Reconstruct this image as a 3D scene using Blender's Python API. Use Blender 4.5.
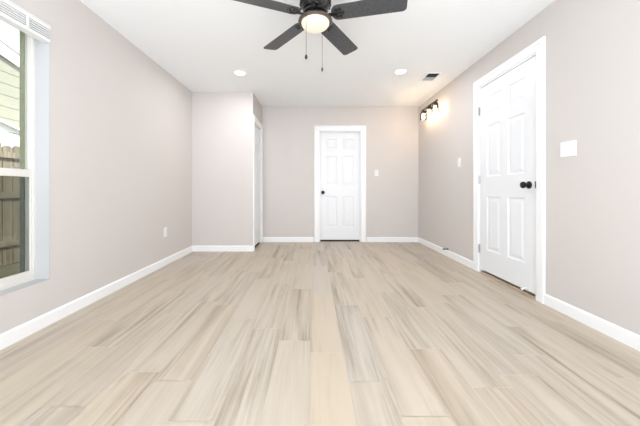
import bpy, bmesh, math, random
from mathutils import Vector, Matrix
random.seed(7)
scn = bpy.context.scene
COL = scn.collection
for o in list(bpy.data.objects):
    bpy.data.objects.remove(o)

# ------------------------------------------------------------ camera
EYE = 0.94
cam_d = bpy.data.cameras.new('camera')
cam = bpy.data.objects.new('camera', cam_d)
COL.objects.link(cam)
cam.location = (0, 0, EYE)
cam.rotation_euler = (math.radians(90), 0, 0)
cam_d.sensor_fit = 'HORIZONTAL'
cam_d.sensor_width = 36
cam_d.lens = 36 * 282 / 640
cam_d.shift_x = 7.5 / 640
cam_d.shift_y = -23 / 640
cam_d.clip_start = 0.02
scn.camera = cam

# ------------------------------------------------------------ world, exposure, large lights
world = bpy.data.worlds.new('sky')
scn.world = world
world.use_nodes = True
bg = world.node_tree.nodes['Background']
bg.inputs[0].default_value = (0.86, 0.93, 1.0, 1)
bg.inputs[1].default_value = 0.6
vs = scn.view_settings
vs.view_transform = 'Standard'
vs.look = 'None'
vs.exposure = 1.55
vs.gamma = 1.0
vs.use_curve_mapping = False


def area_light(name, loc, rot, sx, sy, power, color):
    d = bpy.data.lights.new(name, 'AREA')
    d.shape = 'RECTANGLE'
    d.size = sx
    d.size_y = sy
    d.energy = power
    d.color = color
    o = bpy.data.objects.new(name, d)
    o.location = loc
    o.rotation_euler = rot
    COL.objects.link(o)
    return o


# added fill light behind the camera; the wall there is solid
area_light('rear_fill', (0.0, -1.5, 1.25), (math.radians(130), 0, 0), 3.4, 1.9, 66, (0.865, 0.935, 1.0))
# added fill aimed upward from behind the viewer, to brighten the ceiling
area_light('uplight_fill', (0.0, -0.55, 0.25), (math.radians(165), 0, 0), 3.2, 1.2, 16, (0.865, 0.935, 1.0))
# sun on the yard (over the neighbours' side)
sd = bpy.data.lights.new('sun', 'SUN')
sd.energy = 3.0
sd.angle = math.radians(2)
sd.color = (1.0, 0.95, 0.86)
so = bpy.data.objects.new('sun', sd)
so.rotation_euler = (math.radians(-25), math.radians(38), 0)
COL.objects.link(so)


# ------------------------------------------------------------ materials
def mat(name, color, rough=0.5, metal=0.0, noise=0.0, nscale=8.0, bump=0.0, bscale=200.0, emis=None, estr=0.0, spec=0.5):
    m = bpy.data.materials.new(name)
    m.use_nodes = True
    nt = m.node_tree
    b = nt.nodes['Principled BSDF']
    b.inputs['Base Color'].default_value = (*color, 1)
    b.inputs['Roughness'].default_value = rough
    b.inputs['Metallic'].default_value = metal
    b.inputs['Specular IOR Level'].default_value = spec
    tc = nt.nodes.new('ShaderNodeTexCoord')
    if noise > 0:
        n = nt.nodes.new('ShaderNodeTexNoise')
        n.inputs['Scale'].default_value = nscale
        n.inputs['Detail'].default_value = 4
        nt.links.new(tc.outputs['Object'], n.inputs['Vector'])
        r = nt.nodes.new('ShaderNodeMapRange')
        r.inputs['To Min'].default_value = 1 - noise
        r.inputs['To Max'].default_value = 1 + noise
        nt.links.new(n.outputs['Fac'], r.inputs['Value'])
        v = nt.nodes.new('ShaderNodeVectorMath')
        v.operation = 'SCALE'
        v.inputs[0].default_value = color
        nt.links.new(r.outputs['Result'], v.inputs['Scale'])
        nt.links.new(v.outputs['Vector'], b.inputs['Base Color'])
    if bump > 0:
        n = nt.nodes.new('ShaderNodeTexNoise')
        n.inputs['Scale'].default_value = bscale
        n.inputs['Detail'].default_value = 3
        nt.links.new(tc.outputs['Object'], n.inputs['Vector'])
        bp = nt.nodes.new('ShaderNodeBump')
        bp.inputs['Strength'].default_value = bump
        bp.inputs['Distance'].default_value = 0.002
        nt.links.new(n.outputs['Fac'], bp.inputs['Height'])
        nt.links.new(bp.outputs['Normal'], b.inputs['Normal'])
    if emis:
        b.inputs['Emission Color'].default_value = (*emis, 1)
        b.inputs['Emission Strength'].default_value = estr
    return m


def glass_mat(name, tint, gloss=0.08, fres=True):
    m = bpy.data.materials.new(name)
    m.use_nodes = True
    nt = m.node_tree
    nt.nodes.remove(nt.nodes['Principled BSDF'])
    out = nt.nodes['Material Output']
    t = nt.nodes.new('ShaderNodeBsdfTransparent')
    t.inputs[0].default_value = (*tint, 1)
    g = nt.nodes.new('ShaderNodeBsdfGlossy')
    g.inputs['Roughness'].default_value = 0.03
    mx = nt.nodes.new('ShaderNodeMixShader')
    if fres:
        f = nt.nodes.new('ShaderNodeFresnel')
        f.inputs['IOR'].default_value = 1.3
        nt.links.new(f.outputs[0], mx.inputs[0])
    else:
        mx.inputs[0].default_value = gloss
    nt.links.new(t.outputs[0], mx.inputs[1])
    nt.links.new(g.outputs[0], mx.inputs[2])
    nt.links.new(mx.outputs[0], out.inputs[0])
    return m


M = {}
M['wall'] = mat('wall_paint', (0.665, 0.624, 0.60), 0.75, noise=0.012, nscale=2.5, bump=0.12, bscale=160, spec=0.25)
M['ceil'] = mat('ceiling_paint', (0.93, 0.94, 0.95), 0.85, bump=0.1, bscale=120, spec=0.2)
M['trim'] = mat('white_semi_gloss', (0.94, 0.945, 0.955), 0.35, bump=0.02, bscale=60)
M['door'] = mat('white_door_paint', (0.86, 0.875, 0.9), 0.38, bump=0.03, bscale=80)
M['vinyl'] = mat('window_vinyl', (0.76, 0.73, 0.68), 0.4, bump=0.02, bscale=60)
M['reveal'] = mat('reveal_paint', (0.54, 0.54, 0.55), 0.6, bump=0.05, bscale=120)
M['black'] = mat('matte_black_metal', (0.018, 0.018, 0.02), 0.35, 0.6, noise=0.1)
M['bronze'] = mat('dark_bronze_metal', (0.055, 0.048, 0.045), 0.33, 0.75, noise=0.15, nscale=30)
M['pewter'] = mat('brushed_bronze_ring', (0.15, 0.125, 0.105), 0.35, 0.8, noise=0.1, nscale=40)
M['steel'] = mat('satin_nickel', (0.55, 0.55, 0.56), 0.3, 0.9, noise=0.05)
M['plate'] = mat('white_plastic', (0.88, 0.88, 0.87), 0.3, bump=0.01)
M['slat'] = mat('blind_slat', (0.82, 0.82, 0.81), 0.45, bump=0.02)
M['dark'] = mat('cavity_shade', (0.03, 0.028, 0.026), 0.9, noise=0.1)  # near-black colour standing in for shade in gaps, slots and openings
M['louver_shade'] = mat('shaded_vent_enamel', (0.13, 0.13, 0.13), 0.7, 0.1, noise=0.1)  # darker copy of the louver colour, with shade painted in
M['vent'] = mat('vent_enamel', (0.5, 0.5, 0.5), 0.5, noise=0.03)
M['rubber'] = mat('tan_rubber', (0.55, 0.42, 0.3), 0.7, noise=0.05)
M['olive'] = mat('olive_exterior_trim', (0.34, 0.34, 0.20), 0.7, noise=0.1, nscale=20)
M['down'] = mat('downlight_lens', (0.9, 0.9, 0.9), 0.5, emis=(1.0, 0.97, 0.93), estr=5)
M['globe'] = mat('frosted_glass_bowl', (0.5, 0.47, 0.42), 0.4, emis=(1.0, 0.80, 0.58), estr=0.20)
M['bulb'] = mat('glowing_bulb', (1, 0.9, 0.7), 0.4, emis=(1.0, 0.70, 0.42), estr=24)
M['glass'] = glass_mat('window_glass', (0.97, 0.99, 0.97))
M['jar'] = glass_mat('clear_shade_glass', (0.96, 0.97, 0.96))
M['screen'] = glass_mat('insect_screen_mesh', (0.60, 0.61, 0.59), 0.02, False)
M['siding'] = mat('neighbour_siding', (0.29, 0.285, 0.235), 0.8, noise=0.08, nscale=3)
M['fascia'] = mat('neighbour_fascia', (0.85, 0.85, 0.83), 0.6, noise=0.03)
M['roof'] = mat('roof_shingle', (0.45, 0.44, 0.43), 0.9, noise=0.2, nscale=14)
M['grass'] = mat('yard_soil_and_leaves', (0.13, 0.12, 0.075), 0.95, noise=0.6, nscale=9, bump=0.8, bscale=20)
M['wirem'] = mat('cable_black', (0.05, 0.05, 0.05), 0.6)


def wood_mat(name, c1, c2, rough, sx=30, sz=2):
    m = bpy.data.materials.new(name)
    m.use_nodes = True
    nt = m.node_tree
    b = nt.nodes['Principled BSDF']
    b.inputs['Roughness'].default_value = rough
    tc = nt.nodes.new('ShaderNodeTexCoord')
    mp = nt.nodes.new('ShaderNodeMapping')
    mp.inputs['Scale'].default_value = (sx, sx, sz)
    n = nt.nodes.new('ShaderNodeTexNoise')
    n.inputs['Scale'].default_value = 1
    n.inputs['Detail'].default_value = 5
    cr = nt.nodes.new('ShaderNodeValToRGB')
    cr.color_ramp.elements[0].color = (*c1, 1)
    cr.color_ramp.elements[1].color = (*c2, 1)
    cr.color_ramp.elements[0].position = 0.3
    cr.color_ramp.elements[1].position = 0.7
    nt.links.new(tc.outputs['Object'], mp.inputs['Vector'])
    nt.links.new(mp.outputs['Vector'], n.inputs['Vector'])
    nt.links.new(n.outputs['Fac'], cr.inputs['Fac'])
    nt.links.new(cr.outputs['Color'], b.inputs['Base Color'])
    return m


M['picket'] = wood_mat('weathered_cedar', (0.14, 0.115, 0.085), (0.33, 0.285, 0.22), 0.9)
M['blade'] = wood_mat('charcoal_blade_veneer', (0.045, 0.047, 0.052), (0.085, 0.088, 0.095), 0.42, 60, 60)


def floor_mat():
    m = bpy.data.materials.new('wood_look_plank_tile')
    m.use_nodes = True
    nt = m.node_tree
    N, L = nt.nodes.new, nt.links.new
    b = nt.nodes['Principled BSDF']
    geo = N('ShaderNodeTexCoord')
    at = N('ShaderNodeAttribute')
    at.attribute_name = 'plank'
    sep = N('ShaderNodeSeparateColor')
    L(at.outputs['Color'], sep.inputs[0])
    seed, tone, warm = sep.outputs[0], sep.outputs[1], sep.outputs[2]
    sm = N('ShaderNodeMath'); sm.operation = 'MULTIPLY'; sm.inputs[1].default_value = 57.0
    L(seed, sm.inputs[0])
    off = N('ShaderNodeCombineXYZ')
    L(sm.outputs[0], off.inputs[0]); L(sm.outputs[0], off.inputs[1]); L(sm.outputs[0], off.inputs[2])

    def streak(sx, sy, det, rough, dist=0.0):
        mp = N('ShaderNodeMapping')
        mp.inputs['Scale'].default_value = (sx, sy, 1)
        L(geo.outputs['Object'], mp.inputs['Vector'])
        ad = N('ShaderNodeVectorMath'); ad.operation = 'ADD'
        L(mp.outputs[0], ad.inputs[0]); L(off.outputs[0], ad.inputs[1])
        n = N('ShaderNodeTexNoise')
        n.inputs['Scale'].default_value = 1
        n.inputs['Detail'].default_value = det
        n.inputs['Roughness'].default_value = rough
        n.inputs['Distortion'].default_value = dist
        L(ad.outputs[0], n.inputs['Vector'])
        return n.outputs['Fac']

    def mr(v, a, b_, c=0.0, d=1.0):
        r = N('ShaderNodeMapRange')
        r.inputs['From Min'].default_value = a
        r.inputs['From Max'].default_value = b_
        r.inputs['To Min'].default_value = c
        r.inputs['To Max'].default_value = d
        L(v, r.inputs['Value'])
        return r.outputs['Result']

    def math_(op, a, b_):
        q = N('ShaderNodeMath'); q.operation = op
        for i, v in enumerate((a, b_)):
            if isinstance(v, (int, float)): q.inputs[i].default_value = v
            else: L(v, q.inputs[i])
        return q.outputs[0]

    broad = mr(streak(13, 0.8, 3, 0.55, 0.5), 0.42, 0.72)
    mid = mr(streak(42, 1.3, 4, 0.65, 0.5), 0.45, 0.72)
    fine = mr(streak(150, 3.0, 3, 0.6), 0.3, 0.7)
    clus = mr(streak(7, 1.1, 2, 0.5, 0.3), 0.42, 0.62)
    mask = math_('MULTIPLY', math_('ADD', math_('MULTIPLY', broad, 0.62), math_('MULTIPLY', math_('MULTIPLY', mid, clus), 1.0)), math_('ADD', math_('MULTIPLY', tone, 0.75), 0.28))
    mask = math_('ADD', mask, math_('MULTIPLY', math_('MULTIPLY', fine, mask), 0.35))
    base = N('ShaderNodeMix'); base.data_type = 'RGBA'
    base.inputs[6].default_value = (0.54, 0.485, 0.415, 1)     # cool cream
    base.inputs[7].default_value = (0.575, 0.485, 0.375, 1)     # peach cream
    L(warm, base.inputs[0])
    dk = N('ShaderNodeMix'); dk.data_type = 'RGBA'
    dk.inputs[6].default_value = (0.29, 0.235, 0.175, 1)
    dk.inputs[7].default_value = (0.34, 0.26, 0.175, 1)
    L(warm, dk.inputs[0])
    mx = N('ShaderNodeMix'); mx.data_type = 'RGBA'
    L(mask, mx.inputs[0]); L(base.outputs[2], mx.inputs[6]); L(dk.outputs[2], mx.inputs[7])
    L(mx.outputs[2], b.inputs['Base Color'])
    b.inputs['Roughness'].default_value = 0.42
    b.inputs['Specular IOR Level'].default_value = 0.45
    bp = N('ShaderNodeBump'); bp.inputs['Strength'].default_value = 0.08; bp.inputs['Distance'].default_value = 0.002
    L(fine, bp.inputs['Height']); L(bp.outputs['Normal'], b.inputs['Normal'])
    return m


M['floor'] = floor_mat()
M['grout'] = mat('grout', (0.66, 0.60, 0.51), 0.9, noise=0.05, nscale=30)


# ------------------------------------------------------------ mesh helpers
def bx(bm, x0, x1, y0, y1, z0, z1, mi=0):
    vs_ = [bm.verts.new(p) for p in ((x0, y0, z0), (x1, y0, z0), (x1, y1, z0), (x0, y1, z0), (x0, y0, z1), (x1, y0, z1), (x1, y1, z1), (x0, y1, z1))]
    fs = []
    for q in ((3, 2, 1, 0), (4, 5, 6, 7), (0, 1, 5, 4), (1, 2, 6, 5), (2, 3, 7, 6), (3, 0, 4, 7)):
        f = bm.faces.new([vs_[i] for i in q])
        f.material_index = mi
        fs.append(f)
    return vs_


def lathe(bm, prof, seg=32, M4=None, cap=True):
    """prof: list of (r, z) revolved about z."""
    rings = []
    for r, z in prof:
        if r < 1e-6:
            rings.append([bm.verts.new((0, 0, z))])
        else:
            rings.append([bm.verts.new((r * math.cos(2 * math.pi * i / seg), r * math.sin(2 * math.pi * i / seg), z)) for i in range(seg)])
    for a, b in zip(rings, rings[1:]):
        for i in range(seg):
            j = (i + 1) % seg
            if len(a) == 1 and len(b) == 1: continue
            if len(a) == 1: bm.faces.new((a[0], b[j], b[i]))
            elif len(b) == 1: bm.faces.new((a[i], a[j], b[0]))
            else: bm.faces.new((a[i], a[j], b[j], b[i]))
    if M4 is not None:
        for rg in rings:
            for v in rg: v.co = M4 @ v.co


def tube(bm, pts, r, seg=8):
    pts = [Vector(p) for p in pts]
    rings = []
    for i, p in enumerate(pts):
        d = (pts[min(i + 1, len(pts) - 1)] - pts[max(i - 1, 0)]).normalized()
        u = d.orthogonal().normalized() if i == 0 else (rings[-1][1] - d * rings[-1][1].dot(d)).normalized()
        w = d.cross(u)
        rings.append(([bm.verts.new(p + r * (math.cos(2 * math.pi * k / seg) * u + math.sin(2 * math.pi * k / seg) * w)) for k in range(seg)], u))
    for (a, _), (b, _) in zip(rings, rings[1:]):
        for k in range(seg):
            bm.faces.new((a[k], a[(k + 1) % seg], b[(k + 1) % seg], b[k]))
    bm.faces.new(rings[0][0][::-1])
    bm.faces.new(rings[-1][0])


def obj(name, bm, m, parent=None, smooth=False, bevel=0.0, loc=None, rot=None):
    bmesh.ops.recalc_face_normals(bm, faces=bm.faces)
    me = bpy.data.meshes.new(name)
    bm.to_mesh(me)
    bm.free()
    for k in (m if isinstance(m, (list, tuple)) else [m]): me.materials.append(k)
    if smooth:
        me.shade_smooth() if hasattr(me, 'shade_smooth') else None
        me.set_sharp_from_angle(angle=math.radians(38))
    o = bpy.data.objects.new(name, me)
    COL.objects.link(o)
    if parent: o.parent = parent
    if loc: o.location = loc
    if rot: o.rotation_euler = rot
    if bevel:
        md = o.modifiers.new('bevel', 'BEVEL')
        md.width = bevel
        md.segments = 2
        md.limit_method = 'ANGLE'
    return o


def thing(name, label=None, cat=None, loc=(0, 0, 0), rotz=0, group=None, kind=None):
    o = bpy.data.objects.new(name, None)
    COL.objects.link(o)
    o.empty_display_size = 0.1
    o.location = loc
    o.rotation_euler = (0, 0, rotz)
    tag(o, label, cat, group, kind)
    return o


def tag(o, label=None, cat=None, group=None, kind=None):
    if label: o['label'] = label
    if cat: o['category'] = cat
    if group: o['group'] = group
    if kind: o['kind'] = kind
    return o


def dup(root, loc, label, rotz=None):
    r = root.copy(); COL.objects.link(r); r.location = loc
    if rotz is not None: r.rotation_euler[2] = rotz
    r['label'] = label
    for ch in list(root.children):
        c = ch.copy(); COL.objects.link(c); c.parent = r
        for g in list(ch.children):
            d = g.copy(); COL.objects.link(d); d.parent = c
    return r


def NB(): return bmesh.new()


def struct(name, bm, m, label, cat, **k):
    return tag(obj(name, bm, m, **k), label, cat, kind='structure')


# ------------------------------------------------------------ room dimensions
XL, XR = -1.845, 1.917
YB, YF = 5.10, -1.6
H = 2.44
BX, BY = -0.912, 4.32            # closet bump-out corner
T = 0.15

# window opening in the left wall
WY0, WY1, WZ0, WZ1 = 0.80, 1.98, 0.312, 2.085
# right door opening (in wall_right), y range
DY0, DY1, DZ = 2.408, 3.25, 2.12
# rear door opening (wall_back), x range
EX0, EX1, EZ = 0.115, 0.885, 2.02
# closet door opening, y range
CY0, CY1, CZ = 4.40, 5.02, 2.03

# floor: individually laid wood-look planks on a grout bed
bm = NB()
lay = bm.loops.layers.float_color.new('plank')
bx(bm, XL - 0.1, XR + 0.35, YF - 0.1, YB + 0.4, -0.06, -0.0015, 1)
PW, PL, G = 0.193, 0.92, 0.0022
joint = {0: 1.63, 1: 1.383, 2: 1.17, 4: 1.342, 5: 1.433, 6: 1.608, -1: 1.76, -2: 1.915, -3: 1.145, -5: 1.456, -4: 1.39, -6: 1.227}
char = {(0, 1.63): (0.2, 0.35, 0.95), (1, 1.383): (0.6, 0.8, 0.0), (1, 0.463): (0.35, 0.75, 0.3), (2, 1.17): (0.4, 0.35, 0.6),
        (-1, 0.84): (0.3, 0.15, 0.45), (-2, 0.995): (0.8, 0.8, 0.2), (0, 0.71): (0.15, 0.25, 1.0), (2, 0.25): (0.25, 0.35, 0.7)}
rnd = random.Random(21)
for k in range(-10, 12):
    x0 = -0.014 + PW * k
    x1 = x0 + PW
    if x1 < XL - 0.05 or x0 > XR + 0.3: continue
    j0 = joint.get(k, rnd.random() * PL)
    y = j0 - PL * 5
    while y < YB + 0.35:
        a, b = max(y, YF - 0.05), min(y + PL, YB + 0.35)
        c = None
        for (ck, cy), cc in char.items():
            if ck == k and abs(cy - y) < 0.05: c = cc
        if c is None: c = (rnd.random(), rnd.random() ** 1.2, 0.15 + 0.6 * rnd.random())
        else: rnd.random()
        y += PL
        if b - a < 0.02: continue
        xa, xb = max(x0, XL - 0.05) + G / 2, min(x1, XR + 0.3) - G / 2
        if xb - xa < 0.005: continue
        f = bm.faces.new([bm.verts.new(p) for p in ((xa, a + G / 2, 0), (xb, a + G / 2, 0), (xb, b - G / 2, 0), (xa, b - G / 2, 0))])
        f.material_index = 0
        for lp in f.loops: lp[lay] = (c[0], c[1], c[2], 1)
fl = struct('floor', bm, [M['floor'], M['grout']], 'pale cream wood-look plank tile floor with grey-brown streaks', 'floor')

bm = NB(); bx(bm, XL - T, XR + T, YF - T, YB + T, H, H + 0.12)
struct('ceiling', bm, M['ceil'], 'flat white painted ceiling', 'ceiling')


def wall_with_hole(name, fixed, t0, t1, u0, u1, hole, axis, label, m=None):
    """wall slab between t0..t1 on its thin axis; u along the wall; hole=(ua,ub,za,zb)"""
    bm = NB()
    ua, ub, za, zb = hole
    def b_(a, b, c, d):
        if b - a < 1e-4 or d - c < 1e-4: return
        if axis == 'y': bx(bm, t0, t1, a, b, c, d)
        else: bx(bm, a, b, t0, t1, c, d)
    b_(u0, ua, 0, H); b_(ub, u1, 0, H); b_(ua, ub, 0, za); b_(ua, ub, zb, H)
    bmesh.ops.remove_doubles(bm, verts=bm.verts, dist=1e-5)
    return struct(name, bm, m or M['wall'], label, 'wall')


wall_with_hole('wall_left', None, XL - T, XL, YF, YB + T, (WY0, WY1, WZ0, WZ1), 'y', 'warm greige wall on the left holding the window')
wall_with_hole('wall_right', None, XR, XR + T, YF, YB + T, (DY0, DY1, 0, DZ), 'y', 'warm greige wall on the right holding the hinged door and the sconce')
wall_with_hole('wall_back', None, YB, YB + T, XL, XR, (EX0, EX1, 0, EZ), 'x', 'greige wall at the far end around the centre door')
bm = NB(); bx(bm, XL - T, XR + T, YF - T, YF, 0, H)
struct('wall_front', bm, M['wall'], 'greige wall behind the viewer', 'wall')
bm = NB(); bx(bm, XL, BX, BY, BY + 0.04, 0, H)
struct('wall_closet_front', bm, M['wall'], 'greige closet wall facing the viewer at far left', 'wall')
wall_with_hole('wall_closet_side', None, BX - 0.1, BX, BY + 0.04, YB, (CY0, CY1, 0, CZ), 'y', 'narrow greige closet side wall around the closet door')


# baseboards (with a small top step)
def baseboard(name, p0, p1, nrm, label):
    """p0->p1 along wall foot, nrm into room"""
    p0, p1, n = Vector((*p0, 0)), Vector((*p1, 0)), Vector((*nrm, 0))
    prof = [(0, 0), (0.014, 0), (0.014, 0.078), (0.010, 0.084), (0.006, 0.088), (0, 0.088)]
    bm = NB()
    A = [bm.verts.new(p0 + n * d + Vector((0, 0, z))) for d, z in prof]
    B = [bm.verts.new(p1 + n * d + Vector((0, 0, z))) for d, z in prof]
    for i in range(len(prof)):
        j = (i + 1) % len(prof)
        bm.faces.new((A[i], A[j], B[j], B[i]))
    bm.faces.new(A[::-1]); bm.faces.new(B)
    return struct(name, bm, M['trim'], label, 'baseboard')


CW = 0.082
baseboard('baseboard_left', (XL, YF), (XL, BY), (1, 0), 'long white baseboard under the window wall')
baseboard('baseboard_closet', (XL, BY), (BX, BY), (0, -1), 'short white baseboard on the closet wall facing the viewer')
baseboard('baseboard_back_left', (BX + 0.02, YB), (EX0 - CW - 0.012, YB), (0, -1), 'white baseboard left of the far centre door')
baseboard('baseboard_back_right', (EX1 + CW + 0.012, YB), (XR, YB), (0, -1), 'white baseboard right of the far centre door')
baseboard('baseboard_right_far', (XR, DY1 + CW + 0.008), (XR, YB), (-1, 0), 'white baseboard beyond the right-hand door with the door stop')
baseboard('baseboard_right_near', (XR, YF), (XR, DY0 - CW - 0.008), (-1, 0), 'white baseboard nearer than the right-hand door')


# door casing: mitred U of a stepped profile. local frame: u across, z up, out = toward room
def casing_and_jamb(name, w, h, cw, depth, world_m, label, label_j):
    bm = NB()
    prof = [(0, 0), (0, 0.010), (0.012, 0.014), (cw * 0.55, 0.014), (cw * 0.62, 0.018), (cw - 0.006, 0.018), (cw, 0.014), (cw, 0)]
    path = []
    for d, o in prof:
        path.append([(-d, 0, o), (-d, h + d, o), (w + d, h + d, o), (w + d, 0, o)])
    rows = [[bm.verts.new(world_m @ Vector((u, -o, z))) for (u, z, o) in row] for row in path]
    for i in range(len(rows)):
        a, b = rows[i], rows[(i + 1) % len(rows)]
        for k in range(3):
            bm.faces.new((a[k], a[k + 1], b[k + 1], b[k]))
    for k in (0, 3): bm.faces.new([r[k] for r in rows])
    struct(name, bm, M['trim'], label, 'door trim')


def WM(ox, oy, ang):
    return Matrix.Translation((ox, oy, 0)) @ Matrix.Rotation(ang, 4, 'Z')


# six-panel slab. local: x 0..w, front at y=0 facing -y, z 0..h
def panel_slab(w, h, t=0.035, clear=0.0):
    bm = NB()
    st = 0.115 * w / 0.765
    mul = 0.095 * w / 0.765
    pw = (w - 2 * st - mul) / 2
    xs = [0, st, st + pw, st + pw + mul, w - st, w]
    zs = [0, 0.225, 0.225 + 0.535, 0.225 + 0.535 + 0.185, 0, 0, 0, h]
    k = h / 2.03
    zs = [v * k for v in (0, 0.235, 0.82, 1.035, 1.585, 1.70, 1.90, 2.03)]
    def quad(a, b, c, d, y=0.0):
        bm.faces.new([bm.verts.new(p) for p in ((a, y, c), (b, y, c), (b, y, d), (a, y, d))])
    for i in range(5):
        for j in range(7):
            x0, x1, z0, z1 = xs[i], xs[i + 1], zs[j], zs[j + 1]
            if i in (1, 3) and j in (1, 3, 5):
                rings = [(0, 0), (0.012, 0.009), (0.026, 0.009), (0.050, 0.002)]
                prev = None
                for ins, dp in rings:
                    cur = [bm.verts.new(p) for p in ((x0 + ins, dp, z0 + ins), (x1 - ins, dp, z0 + ins), (x1 - ins, dp, z1 - ins), (x0 + ins, dp, z1 - ins))]
                    if prev:
                        for q in range(4): bm.faces.new((prev[q], prev[(q + 1) % 4], cur[(q + 1) % 4], cur[q]))
                    prev = cur
                bm.faces.new(prev)
            else:
                quad(x0, x1, z0, z1)
    quad(0, w, 0, h, t)
    for a in (((0, 0, 0), (0, t, 0), (0, t, h), (0, 0, h)), ((w, 0, 0), (w, t, 0), (w, t, h), (w, 0, h)),
              ((0, 0, 0), (w, 0, 0), (w, t, 0), (0, t, 0)), ((0, 0, h), (w, 0, h), (w, t, h), (0, t, h))):
        bm.faces.new([bm.verts.new(p) for p in a])
    bmesh.ops.remove_doubles(bm, verts=bm.verts, dist=1e-5)
    return bm


def knob_bm():
    bm = NB()
    R = Matrix.Rotation(math.radians(90), 4, 'X')      # z axis -> -y (out of door)
    lathe(bm, [(0, 0), (0.033, 0), (0.033, 0.006), (0.028, 0.012), (0.012, 0.016), (0.011, 0.032), (0.018, 0.036), (0.027, 0.044),
               (0.030, 0.054), (0.027, 0.064), (0.016, 0.071), (0, 0.073)], 28, R)
    return bm


def hinge_bm(h=0.09):
    bm = NB()
    bx(bm, -0.012, 0.012, 0.0, 0.003, -h / 2, h / 2)
    lathe(bm, [(0, -h / 2 - 0.004), (0.006, -h / 2 - 0.004), (0.006, h / 2 + 0.004), (0, h / 2 + 0.004)], 10, Matrix.Translation((0, -0.005, 0)))
    return bm


def jamb_bm(w, h, depth):
    bm = NB()
    j = 0.016
    bx(bm, 0, j, 0, depth, 0, h)
    bx(bm, w - j, w, 0, depth, 0, h)
    bx(bm, j, w - j, 0, depth, h - j, h)
    return bm


# --- far centre door (door_1): opens away, slab set back in the jamb
w1 = EX1 - EX0
m1 = WM(EX0, YB, 0)
casing_and_jamb('trim_1', w1, EZ, CW, 0.1, m1, 'white casing around the far centre door', '')
d1 = thing('door_1', 'closed white six-panel door at the far end, black knob on its left', 'door', (EX0, YB, 0), 0, kind='structure')
obj('jamb', jamb_bm(w1, EZ, T), M['trim'], d1)
bm = NB(); a, b = 0.016, w1 - 0.016
bx(bm, a, a + 0.012, 0.062, 0.074, 0, EZ - 0.016); bx(bm, b - 0.012, b, 0.062, 0.074, 0, EZ - 0.016); bx(bm, a + 0.012, b - 0.012, 0.062, 0.074, EZ - 0.028, EZ - 0.016)
obj('stop_molding', bm, M['trim'], d1)
obj('door_slab', panel_slab(w1 - 0.038, EZ - 0.048), M['door'], d1, loc=(0.019, 0.078, 0.026))
obj('door_knob', knob_bm(), M['black'], d1, True, loc=(0.075, 0.078, 0.895))
bm = NB(); bx(bm, 0.0, w1, 0.06, 0.15, 0.0, 0.006)  # strip coloured dark to paint in the shaded gap below the slab
tag(obj('threshold', bm, M['dark'], d1), 'threshold strip coloured dark as the shade under the door')
bm = NB(); bx(bm, 0.0, w1, 0.14, 0.15, 0.0, EZ)
obj('light_block_panel', bm, M['dark'], d1)  # unseen panel added to stop outside light leaking past the slab

# --- right door (door_2): hinges on the far side, slab flush with the room side
w2 = DY1 - DY0
m2 = WM(XR, DY1, math.radians(-90))      # local x runs toward the camera, local -y points into the room (-X)
casing_and_jamb('trim_2', w2, DZ, 0.088, 0.1, m2, 'white casing around the right-hand door', '')
d2 = thing('door_2', 'closed white six-panel door in the right wall, black knob and visible hinges', 'door', (XR, DY1, 0), math.radians(-90), kind='structure')
obj('jamb', jamb_bm(w2, DZ, T), M['trim'], d2)
obj('door_slab', panel_slab(w2 - 0.038, DZ - 0.062), M['door'], d2, loc=(0.019, 0.004, 0.04))
obj('door_knob', knob_bm(), M['black'], d2, True, loc=(w2 - 0.092, 0.004, 0.985))
bm = NB(); bx(bm, w2 - 0.020, w2 - 0.002, -0.0035, 0.012, 0.955, 1.015)
tag(obj('strike_plate', bm, M['black'], d2, bevel=0.001), 'black strike plate')
for z in (0.27, 1.06, 1.84):
    obj('hinge', hinge_bm(), M['steel'], d2, loc=(0.012, 0.0, z))
bm = NB(); bx(bm, 0.0, w2, 0.012, 0.15, 0.0, 0.012)
tag(obj('threshold', bm, M['rubber'], d2), 'tan threshold strip under the door')
bm = NB(); bx(bm, 0.0, w2, 0.14, 0.15, 0.0, DZ)
obj('light_block_panel', bm, M['dark'], d2)  # unseen backing added so no sky light leaks under this door
bm = NB(); lathe(bm, [(0, 0), (0.008, 0), (0.008, 0.03), (0.011, 0.032), (0.011, 0.045), (0, 0.047)], 12, Matrix.Rotation(math.radians(115), 4, 'X'))
tag(obj('kick_stop', bm, M['plate'], d2, True, loc=(w2 - 0.13, 0.003, 0.065)), 'small white kick-down stop')
bm = NB(); lathe(bm, [(0, 0), (0.004, 0), (0.004, 0.003), (0, 0.003)], 10, Matrix.Rotation(math.radians(90), 4, 'X'))
obj('strike_screw', bm, M['steel'], d2, loc=(w2 - 0.03, -0.012, DZ - 0.02))

# --- closet door (door_3) in the bump-out's side
w3 = CY1 - CY0
m3 = WM(BX, CY0, math.radians(90))       # local x away from camera, local -y is +X (room)
casing_and_jamb('trim_3', w3, CZ, 0.07, 0.1, m3, 'white casing around the narrow closet door', '')
d3 = thing('door_3', 'narrow white closet door seen edge-on in the closet side wall', 'door', (BX, CY0, 0), math.radians(90), kind='structure')
obj('jamb', jamb_bm(w3, CZ, 0.1), M['trim'], d3)
obj('door_slab', panel_slab(w3 - 0.038, CZ - 0.06, 0.03), M['door'], d3, loc=(0.019, 0.02, 0.035))
for z in (0.22, 1.90):
    obj('hinge', hinge_bm(0.07), M['black'], d3, loc=(0.03, 0.016, z))
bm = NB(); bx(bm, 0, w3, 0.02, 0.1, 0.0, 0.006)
obj('threshold', bm, M['dark'], d3)  # dark colour stands in for the shadow gap under the closet door

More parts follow.
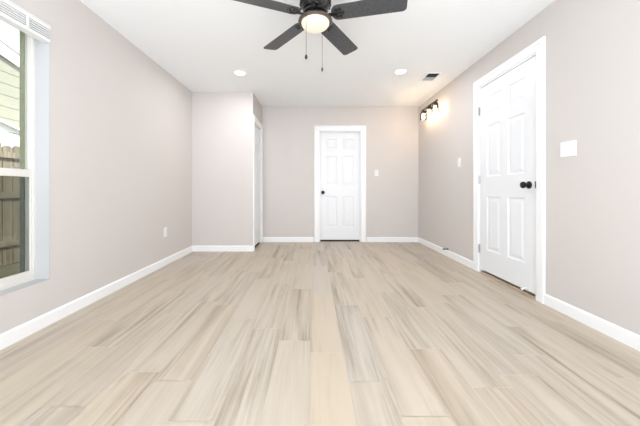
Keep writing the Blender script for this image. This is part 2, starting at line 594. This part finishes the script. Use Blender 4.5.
# ------------------------------------------------------------ window
FX = XL - 0.10        # room-side plane of the vinyl frame
win = thing('window_1', 'white single-hung window with an insect screen in the left wall', 'window', (XL, WY0, WZ0), 0, kind='structure')
bm = NB()
e = 0.002
X0, X1 = -T - 0.0, -0.10
W_, HH = WY1 - WY0, WZ1 - WZ0
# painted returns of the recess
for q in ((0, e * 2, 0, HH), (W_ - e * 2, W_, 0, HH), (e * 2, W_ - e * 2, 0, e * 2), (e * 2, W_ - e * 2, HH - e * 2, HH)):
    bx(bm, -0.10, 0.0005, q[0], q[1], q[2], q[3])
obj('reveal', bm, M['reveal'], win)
fw = 0.017
bm = NB()
for q in ((e, fw, 0, HH), (W_ - fw, W_ - e, 0, HH), (fw, W_ - fw, 0, 0.045), (fw, W_ - fw, HH - fw, HH)):
    bx(bm, X0 - 0.01, X1, q[0], q[1], q[2], q[3])
bx(bm, X1, X1 + 0.008, e, W_ - e, 0.002, 0.014)
obj('window_frame', bm, M['vinyl'], win, bevel=0.002)
MR = 1.052 - WZ0      # centre of meeting rail


def sash(x0, x1, z0, z1, st, rb, rt, name):
    bm = NB()
    y0, y1 = fw, W_ - fw
    bx(bm, x0, x1, y0, y0 + st, z0, z1); bx(bm, x0, x1, y1 - st, y1, z0, z1)
    bx(bm, x0, x1, y0 + st, y1 - st, z0, z0 + rb); bx(bm, x0, x1, y0 + st, y1 - st, z1 - rt, z1)
    s = obj(name, bm, M['vinyl'], win, bevel=0.0015)
    bm = NB(); xm = (x0 + x1) / 2
    bx(bm, xm - 0.002, xm + 0.002, y0 + st, y1 - st, z0 + rb, z1 - rt)
    obj('pane', bm, M['glass'], s)
    return s


lo = sash(-0.124, -0.104, 0.045, MR + 0.028, 0.015, 0.026, 0.05, 'lower_sash')
up = sash(-0.144, -0.126, MR - 0.022, HH - fw, 0.008, 0.04, 0.03, 'upper_sash')
bm = NB()
yy = 0.92 * W_
bx(bm, -0.122, -0.106, yy - 0.05, yy, MR + 0.028, MR + 0.036)
bx(bm, -0.119, -0.110, yy - 0.035, yy - 0.012, MR + 0.036, MR + 0.044)
tag(obj('sash_lock', bm, M['steel'], lo, bevel=0.002), 'grey metal sash lock')
bm = NB(); bx(bm, -0.158, -0.156, fw, W_ - fw, 0.045, MR)
tag(obj('insect_screen', bm, M['screen'], win), 'fine grey insect screen outside the lower sash')
bm = NB()
for q in ((0.004, fw + 0.004, 0, HH), (W_ - fw - 0.004, W_ - 0.004, 0, HH), (fw, W_ - fw, 0, 0.03), (fw, W_ - fw, HH - 0.03, HH)):
    bx(bm, -0.19, -0.16, q[0], q[1], q[2], q[3])
tag(obj('outer_trim', bm, M['olive'], win), 'olive painted outer trim')

# raised blind
bl = thing('window_blind', 'white slatted blind raised into a stack at the top of the window', 'blind', (XL, WY0, WZ1))
bm = NB()
b0, b1 = 0.008, W_ - 0.008
bx(bm, -0.045, 0.004, b0, b1, -0.042, -0.006)
obj('headrail', bm, M['slat'], bl, bevel=0.002)
bm = NB()
bx(bm, 0.006, 0.014, b0, b1, -0.030, 0.0)
bx(bm, 0.014, 0.018, b0, b1, -0.008, 0.0)
bx(bm, 0.014, 0.017, b0, b1, -0.030, -0.024)
obj('valance', bm, M['slat'], bl, bevel=0.001)
bm = NB()
for i in range(8):
    z = -0.034 - (i // 2) * 0.0145 - (i % 2) * 0.0042
    bx(bm, -0.042, 0.008 + (i % 2) * 0.001, b0 + 0.004, b1 - 0.002, z - 0.0036, z)
obj('slat_stack', bm, M['slat'], bl)
bm = NB(); bx(bm, -0.042, 0.014, b0 + 0.003, b1 - 0.002, -0.118, -0.094)
obj('bottom_rail', bm, M['slat'], bl, bevel=0.003)
for yy in (0.2, W_ - 0.17):
    bm = NB(); bx(bm, 0.0145, 0.019, yy - 0.008, yy + 0.008, -0.104, -0.03)
    obj('ladder_tape', bm, M['slat'], bl)

# ------------------------------------------------------------ outside, seen through the window
bm = NB(); bx(bm, -14, XL - T - 0.02, -3, 14, -0.3, -0.2)
struct('ground', bm, M['grass'], 'leaf-littered yard soil outside the window', 'ground')
FXX = -4.57
fence = thing('wooden_fence', 'weathered wooden privacy fence outside the left window', 'fence', (FXX, 0, -0.2))
rnd = random.Random(3)
y = 1.0
pick = []
while y < 6.2:
    w = 0.135 + rnd.random() * 0.008
    h = 1.80 + rnd.random() * 0.05
    bm = NB()
    c = 0.03
    pts = [(y, 0.02), (y + w, 0.02), (y + w, h - c), (y + w - c, h), (y + c, h), (y, h - c)]
    x0 = -0.03 + rnd.random() * 0.004
    A = [bm.verts.new((x0, p[0], p[1])) for p in pts]
    B = [bm.verts.new((x0 + 0.016, p[0], p[1])) for p in pts]
    bm.faces.new(A); bm.faces.new(B)
    for i in range(6): bm.faces.new((A[i], A[(i + 1) % 6], B[(i + 1) % 6], B[i]))
    obj('picket', bm, M['picket'], fence)
    y += w + 0.008 + rnd.random() * 0.006
for z in (0.30, 1.02, 1.62):
    bm = NB(); bx(bm, -0.01, 0.03, 0.9, 6.3, z, z + 0.09)
    obj('fence_rail', bm, M['picket'], fence)
for yy in (1.9, 3.3, 5.75):
    bm = NB(); bx(bm, 0.03, 0.12, yy, yy + 0.09, 0.0, 1.75)
    obj('fence_post', bm, M['picket'], fence)

# neighbour house: gable wall parallel to ours, eave sloping down away from the camera
nh = thing('neighbour_house', 'pale green sided house with white rake board beyond the fence', 'house', (-7.5, 0, -0.2))
sl = -0.28


def rakez(y): return 4.67 + sl * (y - 6.77)      # above local base (-0.2)


bm = NB()
poly = [(2.0, 0), (12.5, 0), (12.5, rakez(12.5) - 0.3), (2.0, rakez(2.0) - 0.3)]
A = [bm.verts.new((0, p[0], p[1])) for p in poly]
B = [bm.verts.new((-5, p[0], p[1])) for p in poly]
bm.faces.new(A); bm.faces.new(B)
for i in range(4): bm.faces.new((A[i], A[(i + 1) % 4], B[(i + 1) % 4], B[i]))
z = 0.1
while z < 4.6:      # lap boards
    ymax = min(12.5, 6.77 + (z + 0.45 - 4.67) / sl)
    if ymax > 2.2:
        vs4 = [bm.verts.new(p) for p in ((0.0, 2.0, z + 0.28), (0.0, ymax, z + 0.28), (0.010, ymax, z), (0.010, 2.0, z))]
        bm.faces.new(vs4)
        bm.faces.new([bm.verts.new(p) for p in ((0.0, 2.0, z), (0.0, ymax, z), (0.010, ymax, z), (0.010, 2.0, z))])
    z += 0.28
obj('siding', bm, M['siding'], nh)


def raked(bm, x0, x1, y0, y1, zf, lo_, hi):
    vs8 = [bm.verts.new(p) for p in ((x0, y0, zf(y0) + lo_), (x1, y0, zf(y0) + lo_), (x1, y1, zf(y1) + lo_), (x0, y1, zf(y1) + lo_),
                                     (x0, y0, zf(y0) + hi), (x1, y0, zf(y0) + hi), (x1, y1, zf(y1) + hi), (x0, y1, zf(y1) + hi))]
    for q in ((3, 2, 1, 0), (4, 5, 6, 7), (0, 1, 5, 4), (1, 2, 6, 5), (2, 3, 7, 6), (3, 0, 4, 7)): bm.faces.new([vs8[i] for i in q])


bm = NB(); raked(bm, 0.03, 0.07, 1.8, 12.7, rakez, -0.30, 0.0)
obj('rake_board', bm, M['fascia'], nh)
bm = NB(); raked(bm, -5.2, 0.10, 1.8, 12.8, rakez, 0.0, 0.07)
obj('roof', bm, M['roof'], nh)
# low white shed in front of it
sh = thing('garden_shed', 'low white shed showing just above the fence', 'shed', (-6.6, 0, -0.2))
def shz(y): return 2.55 - 0.28 * (y - 6.0)
bm = NB(); raked(bm, -0.7, 0.0, 3.5, 9.5, lambda y: 0.0 * y, 0.0, 0.4); raked(bm, -0.7, 0.0, 3.5, 9.5, lambda y: shz(y) - 2.2, 0, 2.2)
obj('shed_wall', bm, M['fascia'], sh)
bm = NB(); raked(bm, -0.8, 0.08, 3.3, 9.7, shz, 0.0, 0.05)
obj('shed_roof', bm, M['fascia'], sh)
for i, z in enumerate((2.02, 1.93)):
    bm = NB(); tube(bm, [(-5.5, 1.0, z), (-5.5, 5.0, z - 0.04), (-5.5, 9.0, z + 0.03)], 0.006, 6)
    tag(obj('utility_cable', bm, M['wirem']), ['upper', 'lower'][i] + ' thin dark cable strung behind the wooden fence', 'cable', 'cables beyond the fence')

# ------------------------------------------------------------ ceiling fan
FAN = Vector((0.02, 1.98, 0))
BZ = 2.160                         # blade plane
fan = thing('ceiling_fan', 'five-blade charcoal ceiling fan with a lit frosted bowl', 'ceiling fan', (FAN.x, FAN.y, H))
z0 = H
bm = NB(); lathe(bm, [(0, 0), (0.085, 0), (0.088, -0.03), (0.075, -0.05), (0.05, -0.06), (0.05, -0.085), (0, -0.085)], 36)
obj('ceiling_canopy', bm, M['bronze'], fan, True)
bm = NB()
lathe(bm, [(0, -0.085), (0.05, -0.085), (0.085, -0.10), (0.102, -0.125), (0.106, -0.15), (0.106, -0.195), (0.10, -0.215), (0.085, -0.235), (0.06, -0.24), (0, -0.24)], 40)
mh = obj('motor_housing', bm, M['bronze'], fan, True)
bm = NB()
for i in range(20):          # cooling ribs round the lower housing
    a = 2 * math.pi * i / 20
    vs_ = bx(bm, 0.085, 0.110, -0.006, 0.006, -0.21, -0.14)
    for v in vs_: v.co = Matrix.Rotation(a, 4, 'Z') @ v.co
obj('cooling_rib_band', bm, M['black'], mh)
bm = NB(); lathe(bm, [(0, -0.24), (0.075, -0.24), (0.085, -0.25), (0.085, -0.268), (0.06, -0.274), (0, -0.274)], 32)
obj('flywheel', bm, M['black'], fan, True)


def blade_bm():
    bm = NB()
    out = []
    r0, r1 = 0.112, 0.615
    wa, wb = 0.063, 0.070
    n = 8
    for i in range(n + 1):      # rounded root
        a = math.pi / 2 + math.pi * i / n
        out.append((r0 + 0.045 + 0.045 * math.cos(a), wa * math.sin(a)))
    rc = 0.028
    for sy in (-1, 1):
        seq = range(n + 1)
        for i in seq:
            a = -math.pi / 2 + (math.pi / 2) * i / n if sy < 0 else (math.pi / 2) * i / n
            cx, cy = r1 - rc, sy * (wb - rc)
            out.append((cx + rc * math.cos(a), cy + rc * math.sin(a)))
    A = [bm.verts.new((x, y, 0.0)) for x, y in out]
    B = [bm.verts.new((x, y, 0.006)) for x, y in out]
    bm.faces.new(A[::-1]); bm.faces.new(B)
    for i in range(len(out)): bm.faces.new((A[i], A[(i + 1) % len(out)], B[(i + 1) % len(out)], B[i]))
    return bm


def iron_bm():
    bm = NB()
    # decorative bracket: arm plus a three-lobed plate with screws under the blade
    bx(bm, 0.06, 0.15, -0.010, 0.010, -0.010, -0.001)
    for cx, cy, r in ((0.150, 0.0, 0.016), (0.178, 0.030, 0.011), (0.178, -0.030, 0.011), (0.196, 0, 0.011)):
        lathe(bm, [(0, -0.010), (r * 0.8, -0.010), (r, -0.006), (r, -0.0005), (0, -0.0005)], 14, Matrix.Translation((cx, cy, 0)))
    bx(bm, 0.145, 0.180, -0.034, -0.026, -0.007, -0.0005); bx(bm, 0.145, 0.180, 0.026, 0.034, -0.007, -0.0005); bx(bm, 0.140, 0.150, -0.034, 0.034, -0.007, -0.0005)
    bx(bm, 0.15, 0.195, -0.005, 0.005, -0.007, -0.0005)
    return bm


bmesh_blade = None
first = None
for i in range(5):
    ang = math.radians(-14 + 72 * i)
    if first is None:
        b = obj('blade', blade_bm(), M['blade'], fan, bevel=0.0015)
        ir = obj('blade_iron', iron_bm(), M['bronze'], b, True)
        first = (b, ir)
    else:
        b = first[0].copy(); COL.objects.link(b); b.parent = fan
        ir = first[1].copy(); COL.objects.link(ir); ir.parent = b
    b.matrix_local = Matrix.Translation((0, 0, BZ - H)) @ Matrix.Rotation(ang, 4, 'Z') @ Matrix.Rotation(math.radians(-12), 4, 'X')
RZ = 2.125 - H
bm = NB(); lathe(bm, [(0, -0.274), (0.05, -0.274), (0.06, RZ + 0.022), (0.10, RZ + 0.018), (0.118, RZ + 0.004), (0.120, RZ - 0.006), (0.112, RZ - 0.014), (0.098, RZ - 0.012), (0.098, RZ), (0, RZ)], 44)
obj('light_ring', bm, M['pewter'], fan, True)
bm = NB()
pr = [(0.099, RZ - 0.006)]
for i in range(1, 9):
    a = math.pi / 2 * i / 8
    pr.append((0.099 * math.cos(a) if i < 8 else 0, RZ - 0.012 - 0.05 * math.sin(a)))
lathe(bm, pr, 44)
tag(obj('glass_bowl', bm, M['globe'], fan, True), 'glowing frosted glass bowl')


def chain(x, y, ztop, zend, fobr, name_label):
    bm = NB()
    zz = ztop
    tube(bm, [(x, y, ztop), (x, y, zend)], 0.0011, 6)
    while zz > zend:
        lathe(bm, [(0, zz - 0.002), (0.0022, zz), (0, zz + 0.002)], 6, Matrix.Translation((x, y, 0)))
        zz -= 0.012
    c = obj('pull_chain', bm, M['bronze'], fan)
    bm = NB()
    lathe(bm, [(0, 0.006), (0.004, 0.004), (fobr, -0.008), (fobr * 1.05, -0.016), (fobr * 0.7, -0.024), (0, -0.027)], 14, Matrix.Translation((x, y, zend)))
    obj('chain_fob', bm, M['bronze'], c, True)


chain(-0.062, -0.112, RZ, 1.832 - H, 0.009, '')
chain(0.052, 0.118, RZ, 1.848 - H, 0.006, '')


# ------------------------------------------------------------ recessed downlights
def downlight(x, y, label):
    t = thing('recessed_light', label, 'ceiling light', (x, y, H), group='recessed ceiling lights')
    bm = NB(); lathe(bm, [(0.060, -0.002), (0.064, -0.005), (0.080, -0.004), (0.085, 0.0), (0.060, 0.0)], 40)
    obj('trim_ring', bm, M['ceil'], t, True)
    bm = NB(); lathe(bm, [(0, -0.003), (0.061, -0.003), (0.061, 0.0), (0, 0.0)], 40)
    obj('lens', bm, M['down'], t, True)
    ld = bpy.data.lights.new('downlight_lamp', 'AREA')
    ld.shape = 'DISK'; ld.size = 0.11; ld.energy = 3.1; ld.color = (0.98, 0.98, 1.0)
    lo_ = bpy.data.objects.new('downlight_lamp', ld); COL.objects.link(lo_); lo_.parent = t; lo_.location = (0, 0, -0.006)
    return t


dl = downlight(-0.93, 3.615, 'round recessed ceiling light left of the fan')
dup(dl, (1.115, 3.57, H), 'round recessed ceiling light right of the fan, near the vent')

# ------------------------------------------------------------ ceiling vent
vt = thing('air_vent', 'small dark-slotted air vent in the ceiling by the right wall', 'air vent', (1.562, 3.735, H))
hw, hd = 0.072, 0.118
bm = NB()
fwv = 0.028
for q in ((-hw - fwv, -hw, -hd - fwv, hd + fwv), (hw, hw + fwv, -hd - fwv, hd + fwv), (-hw, hw, -hd - fwv, -hd), (-hw, hw, hd, hd + fwv)):
    bx(bm, q[0], q[1], q[2], q[3], -0.008, 0)
obj('frame', bm, M['ceil'], vt, bevel=0.002)
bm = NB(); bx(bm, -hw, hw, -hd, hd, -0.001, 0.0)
obj('duct_shade_sheet', bm, M['dark'], vt)  # flat dark sheet; shade behind the louvers is put into its colour
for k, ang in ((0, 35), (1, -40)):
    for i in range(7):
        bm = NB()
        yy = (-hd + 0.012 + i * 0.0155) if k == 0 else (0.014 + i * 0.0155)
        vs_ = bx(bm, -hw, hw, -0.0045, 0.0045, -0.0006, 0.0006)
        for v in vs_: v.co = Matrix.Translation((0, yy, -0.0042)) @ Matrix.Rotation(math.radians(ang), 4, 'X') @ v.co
        obj('louver', bm, M['louver_shade'] if k == 0 else M['vent'], vt)  # near louvers coloured darker: shading from their tilt is painted in

# ------------------------------------------------------------ three-light sconce on the right wall
sc = thing('vanity_sconce', 'dark three-light wall sconce with clear glass shades high on the right wall', 'wall light', (XR, 4.38, 2.235))
bm = NB()
bx(bm, -0.022, 0.0, -0.06, 0.06, -0.055, 0.055)
obj('wall_plate', bm, M['bronze'], sc, bevel=0.006)
bm = NB(); bx(bm, -0.118, -0.098, -0.29, 0.29, 0.0, 0.022); bx(bm, -0.10, -0.02, -0.012, 0.012, 0.002, 0.018)
obj('crossbar', bm, M['bronze'], sc, bevel=0.003)
for yy in (-0.22, 0.0, 0.22):
    T4 = Matrix.Translation((-0.108, yy, 0))
    bm = NB(); lathe(bm, [(0, 0.0), (0.022, 0.0), (0.036, -0.012), (0.038, -0.03), (0.022, -0.034), (0.020, -0.055), (0, -0.055)], 24, T4)
    s = obj('socket_cup', bm, M['bronze'], sc, True)
    bm = NB(); lathe(bm, [(0.037, -0.028), (0.047, -0.04), (0.049, -0.06), (0.049, -0.150), (0.047, -0.150), (0.047, -0.06), (0.045, -0.042), (0.036, -0.031)], 28, T4)
    obj('glass_shade', bm, M['jar'], sc, True)
    bm = NB(); lathe(bm, [(0, -0.054), (0.013, -0.056), (0.014, -0.072), (0.019, -0.090), (0.020, -0.115), (0.017, -0.130), (0.009, -0.140), (0, -0.142)], 20, T4)
    tag(obj('bulb', bm, M['bulb'], s, True), 'glowing warm bulb')


# ------------------------------------------------------------ switches, outlet, door stop
def rocker_plate(name, gangs, loc, rotz, label, cat):
    t = thing(name, label, cat, loc, rotz)
    w = 0.072 if gangs == 1 else 0.132
    pitch = 0.054
    bm = NB(); bx(bm, -w / 2, w / 2, -0.006, 0, -0.058, 0.058)
    obj('cover_plate', bm, M['plate'], t, bevel=0.003)
    for g in range(gangs):
        x = (g - (gangs - 1) / 2) * pitch
        bm = NB()
        vs_ = bx(bm, x - 0.0165, x + 0.0165, -0.0095, -0.005, -0.033, 0.033)
        for v in vs_:
            if v.co.y < -0.006: v.co.y += (0.0025 if v.co.z < 0 else 0)
        obj('rocker', bm, M['plate'], t, bevel=0.0012)
    return t


rocker_plate('light_switch', 2, (XR, 2.112, 1.247), math.radians(-90), 'white double rocker switch on the near right wall', 'light switch')
rocker_plate('light_switch', 1, (XR, 3.68, 1.30), math.radians(-90), 'single white switch on the right wall beyond the right-hand door', 'light switch')
rocker_plate('light_switch', 1, (1.157, YB, 1.247), 0, 'single white switch on the far wall right of the centre door', 'light switch')
t = thing('power_outlet', 'white duplex power outlet low on the left wall', 'power outlet', (XL, 3.53, 0.414), math.radians(90))
bm = NB(); bx(bm, -0.036, 0.036, -0.006, 0, -0.058, 0.058)
obj('cover_plate', bm, M['plate'], t, bevel=0.003)
for z in (-0.02, 0.02):
    bm = NB(); lathe(bm, [(0, 0.0), (0.0165, 0), (0.0165, 0.0085), (0, 0.009)], 20, Matrix.Translation((0, 0, z)) @ Matrix.Rotation(math.radians(90), 4, 'X'))
    s = obj('socket', bm, M['plate'], t)
    bm = NB()
    bx(bm, -0.0075, -0.005, -0.0095, -0.0085, z - 0.001, z + 0.008); bx(bm, 0.005, 0.0075, -0.0095, -0.0085, z - 0.001, z + 0.008)
    bx(bm, -0.002, 0.002, -0.0095, -0.0085, z - 0.010, z - 0.006)
    obj('slot', bm, M['dark'], s)

ds = thing('door_stop', 'dark spring door stop sticking out of the right baseboard', 'door stop', (XR, 3.99, 0.104))
R = Matrix.Rotation(math.radians(-90), 4, 'Y')
bm = NB(); lathe(bm, [(0, 0), (0.012, 0), (0.012, 0.004), (0.007, 0.010), (0, 0.010)], 16, R)
obj('base', bm, M['bronze'], ds, True)
bm = NB()
tube(bm, [(-0.008 - 0.052 * i / 96, 0.0065 * math.cos(i * math.pi / 4), 0.0065 * math.sin(i * math.pi / 4)) for i in range(97)], 0.0016, 6)
obj('spring', bm, M['bronze'], ds, True)
bm = NB(); lathe(bm, [(0, 0.058), (0.009, 0.058), (0.010, 0.068), (0.007, 0.074), (0, 0.075)], 16, R)
obj('rubber_tip', bm, M['black'], ds, True)
